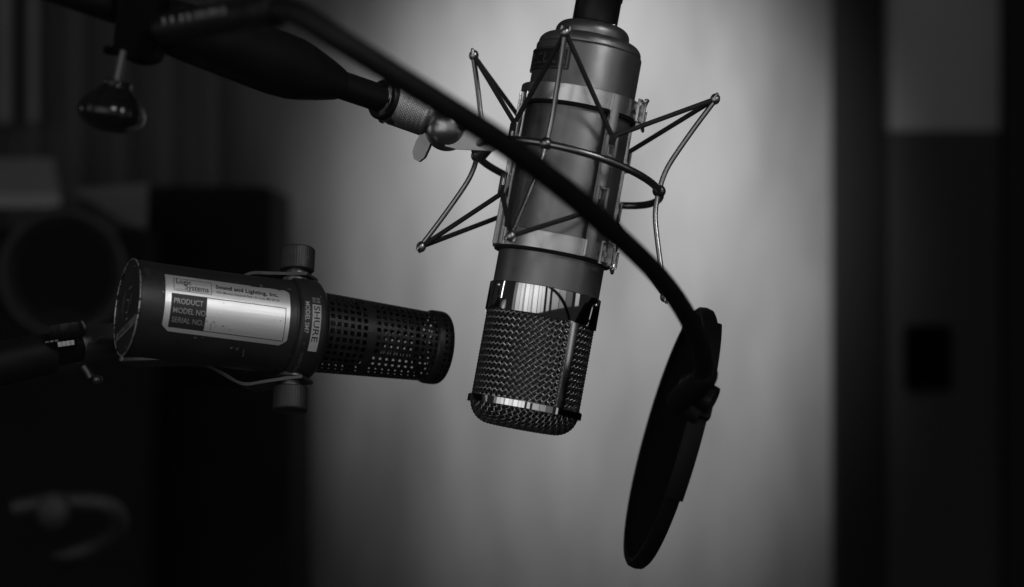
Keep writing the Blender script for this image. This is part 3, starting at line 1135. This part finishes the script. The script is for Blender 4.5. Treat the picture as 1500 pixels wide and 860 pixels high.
# perforated grille: every hole is open
mb = MB()
NT, NSG, SUB = 33, 17, 5
gz0, gz1 = 111.4, 180.5
rr0, rr1 = 22.6, 19.7
rows = []
for j in range(NSG * SUB + 1):
    t = j / (NSG * SUB)
    rows.append([pol(rr0 + (rr1 - rr0) * t, 2 * PI * i / (NT * SUB), gz0 + (gz1 - gz0) * t) for i in range(NT * SUB)])
mb.grid(rows, True, False, False, lambda i, j: (i % SUB in (1, 2, 3)) and (j % SUB in (1, 2, 3)) and j // SUB not in (6,))
mb.build("grille", M_SMGRILLE, dyn, FS, solid=-0.0007, sharp=30)
mb = MB()
rows = []
pr = [(rr1 - .2, gz1 - 1.2), (rr1 + 0.9, gz1 - 0.6), (rr1 + 1.3, gz1 + 0.6), (rr1 + 1.3, gz1 + 5.4), (rr1 + 0.8, gz1 + 7.6), (rr1 - 0.6, gz1 + 8.8), (rr1 - 4.5, gz1 + 9.2),
      (12, gz1 + 9.5), (6, gz1 + 9.6), (1.5, gz1 + 9.6)]
sp2 = smooth_path([Vector((r, 0, z)) for r, z in pr], 4)
rows = [[pol(p.x, 2 * PI * i / 152, p.z) for i in range(152)] for p in sp2]
mb.grid(rows, True, False, False, lambda i, j: (i % 4 in (1, 2)) and j > 9 and (j % 4 in (1, 2)))
mb.build("grille_cap", M_SMGRILLE, dyn, FS, solid=-0.0007, sharp=30)
mb = MB()
mb.lathe([(0, 110), (17, 110), (17, 136), (15.5, 138), (9, 140), (9, 150), (6, 152), (0, 152)], 48)
mb.build("capsule", M_BLACK, dyn, FS)
# yoke and its knobs, one above and one below
ZK = 98.0
YSW = R(-42)
for sgn, a_ in ((1, 90), (-1, -90)):
    o_ = sp_(0, 0, ZK)
    dirk = (sp_(1, a_ + math.degrees(PHS) * 1.0, 0))
    zax = Vector(dirk).normalized()
    yax = Vector((0, 0, 1))
    xax = yax.cross(zax)
    Fk2 = FS @ frame(Vector((0, 0, ZK)) + zax * 0, xax, yax, zax, False)
    mb = MB()
    mb.lathe([(0, 27), (8.6, 27), (8.8, 29), (7.4, 29.6), (7.4, 30.4), (6.4, 30.6), (6.4, 35)], 40)
    mb.build("washer", M_STRAP, dyn, Fk2)
    mb = MB()
    kt = 34.6
    mb.lathe([(0, kt), (9.4, kt), (9.9, kt + .6), (9.9, kt + 12.8), (9.4, kt + 13.6), (7.2, kt + 13.7), (6.6, kt + 13.0), (0, kt + 13.0)], 44 * 4,
             lambda a__, z: 1 + 0.013 * (1 if (int(a__ / (2 * PI) * 88 + 1e-6) % 2) else 0) if kt + .3 < z < kt + 13.2 else 1)
    mb.build("knob", M_KNOB, dyn, Fk2, sharp=25)
    # yoke arm: a flat strap from the knob back past the body, bent outwards near the pivot
    mb = MB()
    cl_ = [(30.4, 10), (31.0, 0), (32.2, -14), (33.0, -25), (29.5, -34), (22, -47), (17, -58), (15, -75), (14, -104)]
    path = smooth_path([Vector((0, z, r)) for r, z in cl_], 5)
    Fk2 = Fk2 @ Matrix.Rotation(YSW * sgn, 4, 'Z')
    rows = []
    for i, p in enumerate(path):
        wd = 8.0
        rows.append([Vector((-wd, p.y, p.z + .9)), Vector((wd, p.y, p.z + .9)), Vector((wd, p.y, p.z - .9)), Vector((-wd, p.y, p.z - .9))])
    mb.grid(rows, True)
    mb.add(rows[0], [[0, 1, 2, 3]], True)
    mb.add(rows[-1], [[0, 1, 2, 3]], True)
    mb.build("yoke_arm", M_STRAP, dyn, Fk2, sharp=35)
mb = MB()
zax = sp_(1, 90 + math.degrees(PHS), 0).normalized()
xax = Vector((0, 0, 1)).cross(zax)
mb.box((0, -105.5, 0), (16, 3, 30), None, 0.8)
mb.build("yoke_back", M_STRAP, dyn, FS @ frame(Vector((0, 0, ZK)), xax, Vector((0, 0, 1)), zax, False) @ Matrix.Rotation(YSW, 4, 'Z'))

# flakes and scratches in the enamel
mb = MB()
rng = random.Random(5)


def flake(phi, z, L_, W_, tilt):
    n = 9
    c_, s__ = math.cos(tilt), math.sin(tilt)
    pts_ = []
    for k in range(n):
        a__ = 2 * PI * k / n
        rr_ = 0.55 + rng.random() * 0.75
        x, y = L_ * rr_ * math.cos(a__), W_ * rr_ * math.sin(a__)
        pts_.append(sp_(27.62, phi + math.degrees((x * s__ + y * c_) / 27.4), z + x * c_ - y * s__))
    mb.add(pts_, [list(range(n))], True)


for (ph, z, L_, W_, tl) in ((-34, 57, 1.6, .7, .4), (-35, 59.5, 1.0, .5, 1.2), (-38, 63.5, 1.9, .35, 1.5), (-43, 64, 1.2, .3, 1.4), (-35, 90.5, 1.0, .45, -.9), (-38, 92.5, .8, .4, -.8),
                            (33, 13, .5, .35, .2), (28, 13.8, .4, .3, .2), (22, 12.6, .3, .3, .2), (19, 15, .3, .25, 0), (52, 56, 1.8, .4, -.6), (51, 70, 1.4, .5, -1.1), (51.5, 87, 1.6, .4, .2),
                            (-27, 34, 1.0, .35, .1), (-26, 38, .5, .3, .1)):
    flake(ph, z, L_, W_, tl)
mb.build("paint_chips", M_EDGE, dyn, FS)["kind"] = "stuff"
mb = MB()
flake(46, 3.4, 2.2, 4.0, .1)
mb.build("worn_patch", M_STRAP, dyn, FS)

# ================================================================ stand that carries the dynamic microphone
DT = 1.375
st0 = at(182, 495, 1.43)
st1 = at(-60, 545, 1.36)
sx = (st1 - st0).normalized()
sy = (Vector((0, 1, 0)) - sx * sx.y).normalized()
FT = frame(st0, sy.cross(sx), sy, sx)
stand = empty("microphone_stand", rigid(FT), "black stand arm with grey clutch holding the worn broadcast microphone at the left", "microphone stand")
zt = lambda px: ((at(px, 495 + (182 - px) * 0.2066, 1.43 - (182 - px) * 0.00029) - st0).length * 1000)
mb = MB()
mb.lathe([(0, zt(180)), (7, zt(180)), (10.0, zt(176)), (10.4, zt(150)), (10.4, zt(116)), (9.6, zt(112)), (0, zt(112))], 48)
mb.build("clutch", M_STRAP, stand, FT)
mb = MB()
mb.lathe([(0, zt(113)), (8.4, zt(113)), (8.4, zt(72)), (12.0, zt(70)), (12.6, zt(20)), (12.6, zt(-40)), (0, zt(-40))], 48)
mb.build("arm", M_BLACK, stand, FT)
mb = MB()
mb.lathe([(8.2, -5.5), (8.8, -5.0), (8.8, 5.0), (8.2, 5.5)], 6)
kf = frame(at(99, 484, 1.385), Vector((0.98, 0.1, 0.15)).normalized(), Vector((0, 1, 0)), Vector((-0.13, -0.25, 0.96)).normalized())
mb = MB()
mb.lathe([(0, 5.4), (5, 5.4), (9.2, 4.2), (10.2, 1.5), (10.2, -2.4), (8.5, -5), (3.4, -5.5), (3.4, -9), (0, -9)], 48, lambda a__, z: 1 + 0.05 * math.cos(6 * a__))
mb.build("knob", M_BLACK, stand, kf)
for k in range(4):
    mb = MB()
    mb.box((0, 0, 0), (2.1, 0.5, 2.7), frame(at(87.5 + k * 6.2, 504.5 - k * 0.9, 1.3655), Vector((1, 0, .12)), Vector((0, 1, 0)), Vector((-.12, 0, 1))))
    mb.build("scale_mark", M_WHITE, stand)
for k in range(3):
    mb = MB()
    mb.box((0, 0, 0), (1.9, 0.5, 1.0), frame(at(69 + k * 7, 501 - k, 1.366), Vector((1, 0, .1)), Vector((0, 1, 0)), Vector((-.1, 0, 1))))
    mb.build("scale_mark", M_GREYPRINT, stand)
mb = MB()
mb.tube([at(122, 536, 1.39), at(128, 544, 1.39), at(133, 553, 1.39)], 0.0022, 12)
mb.ball(at(143, 556, 1.39), 0.003, 14)
mb.build("locking_pin", M_STRAP, stand)
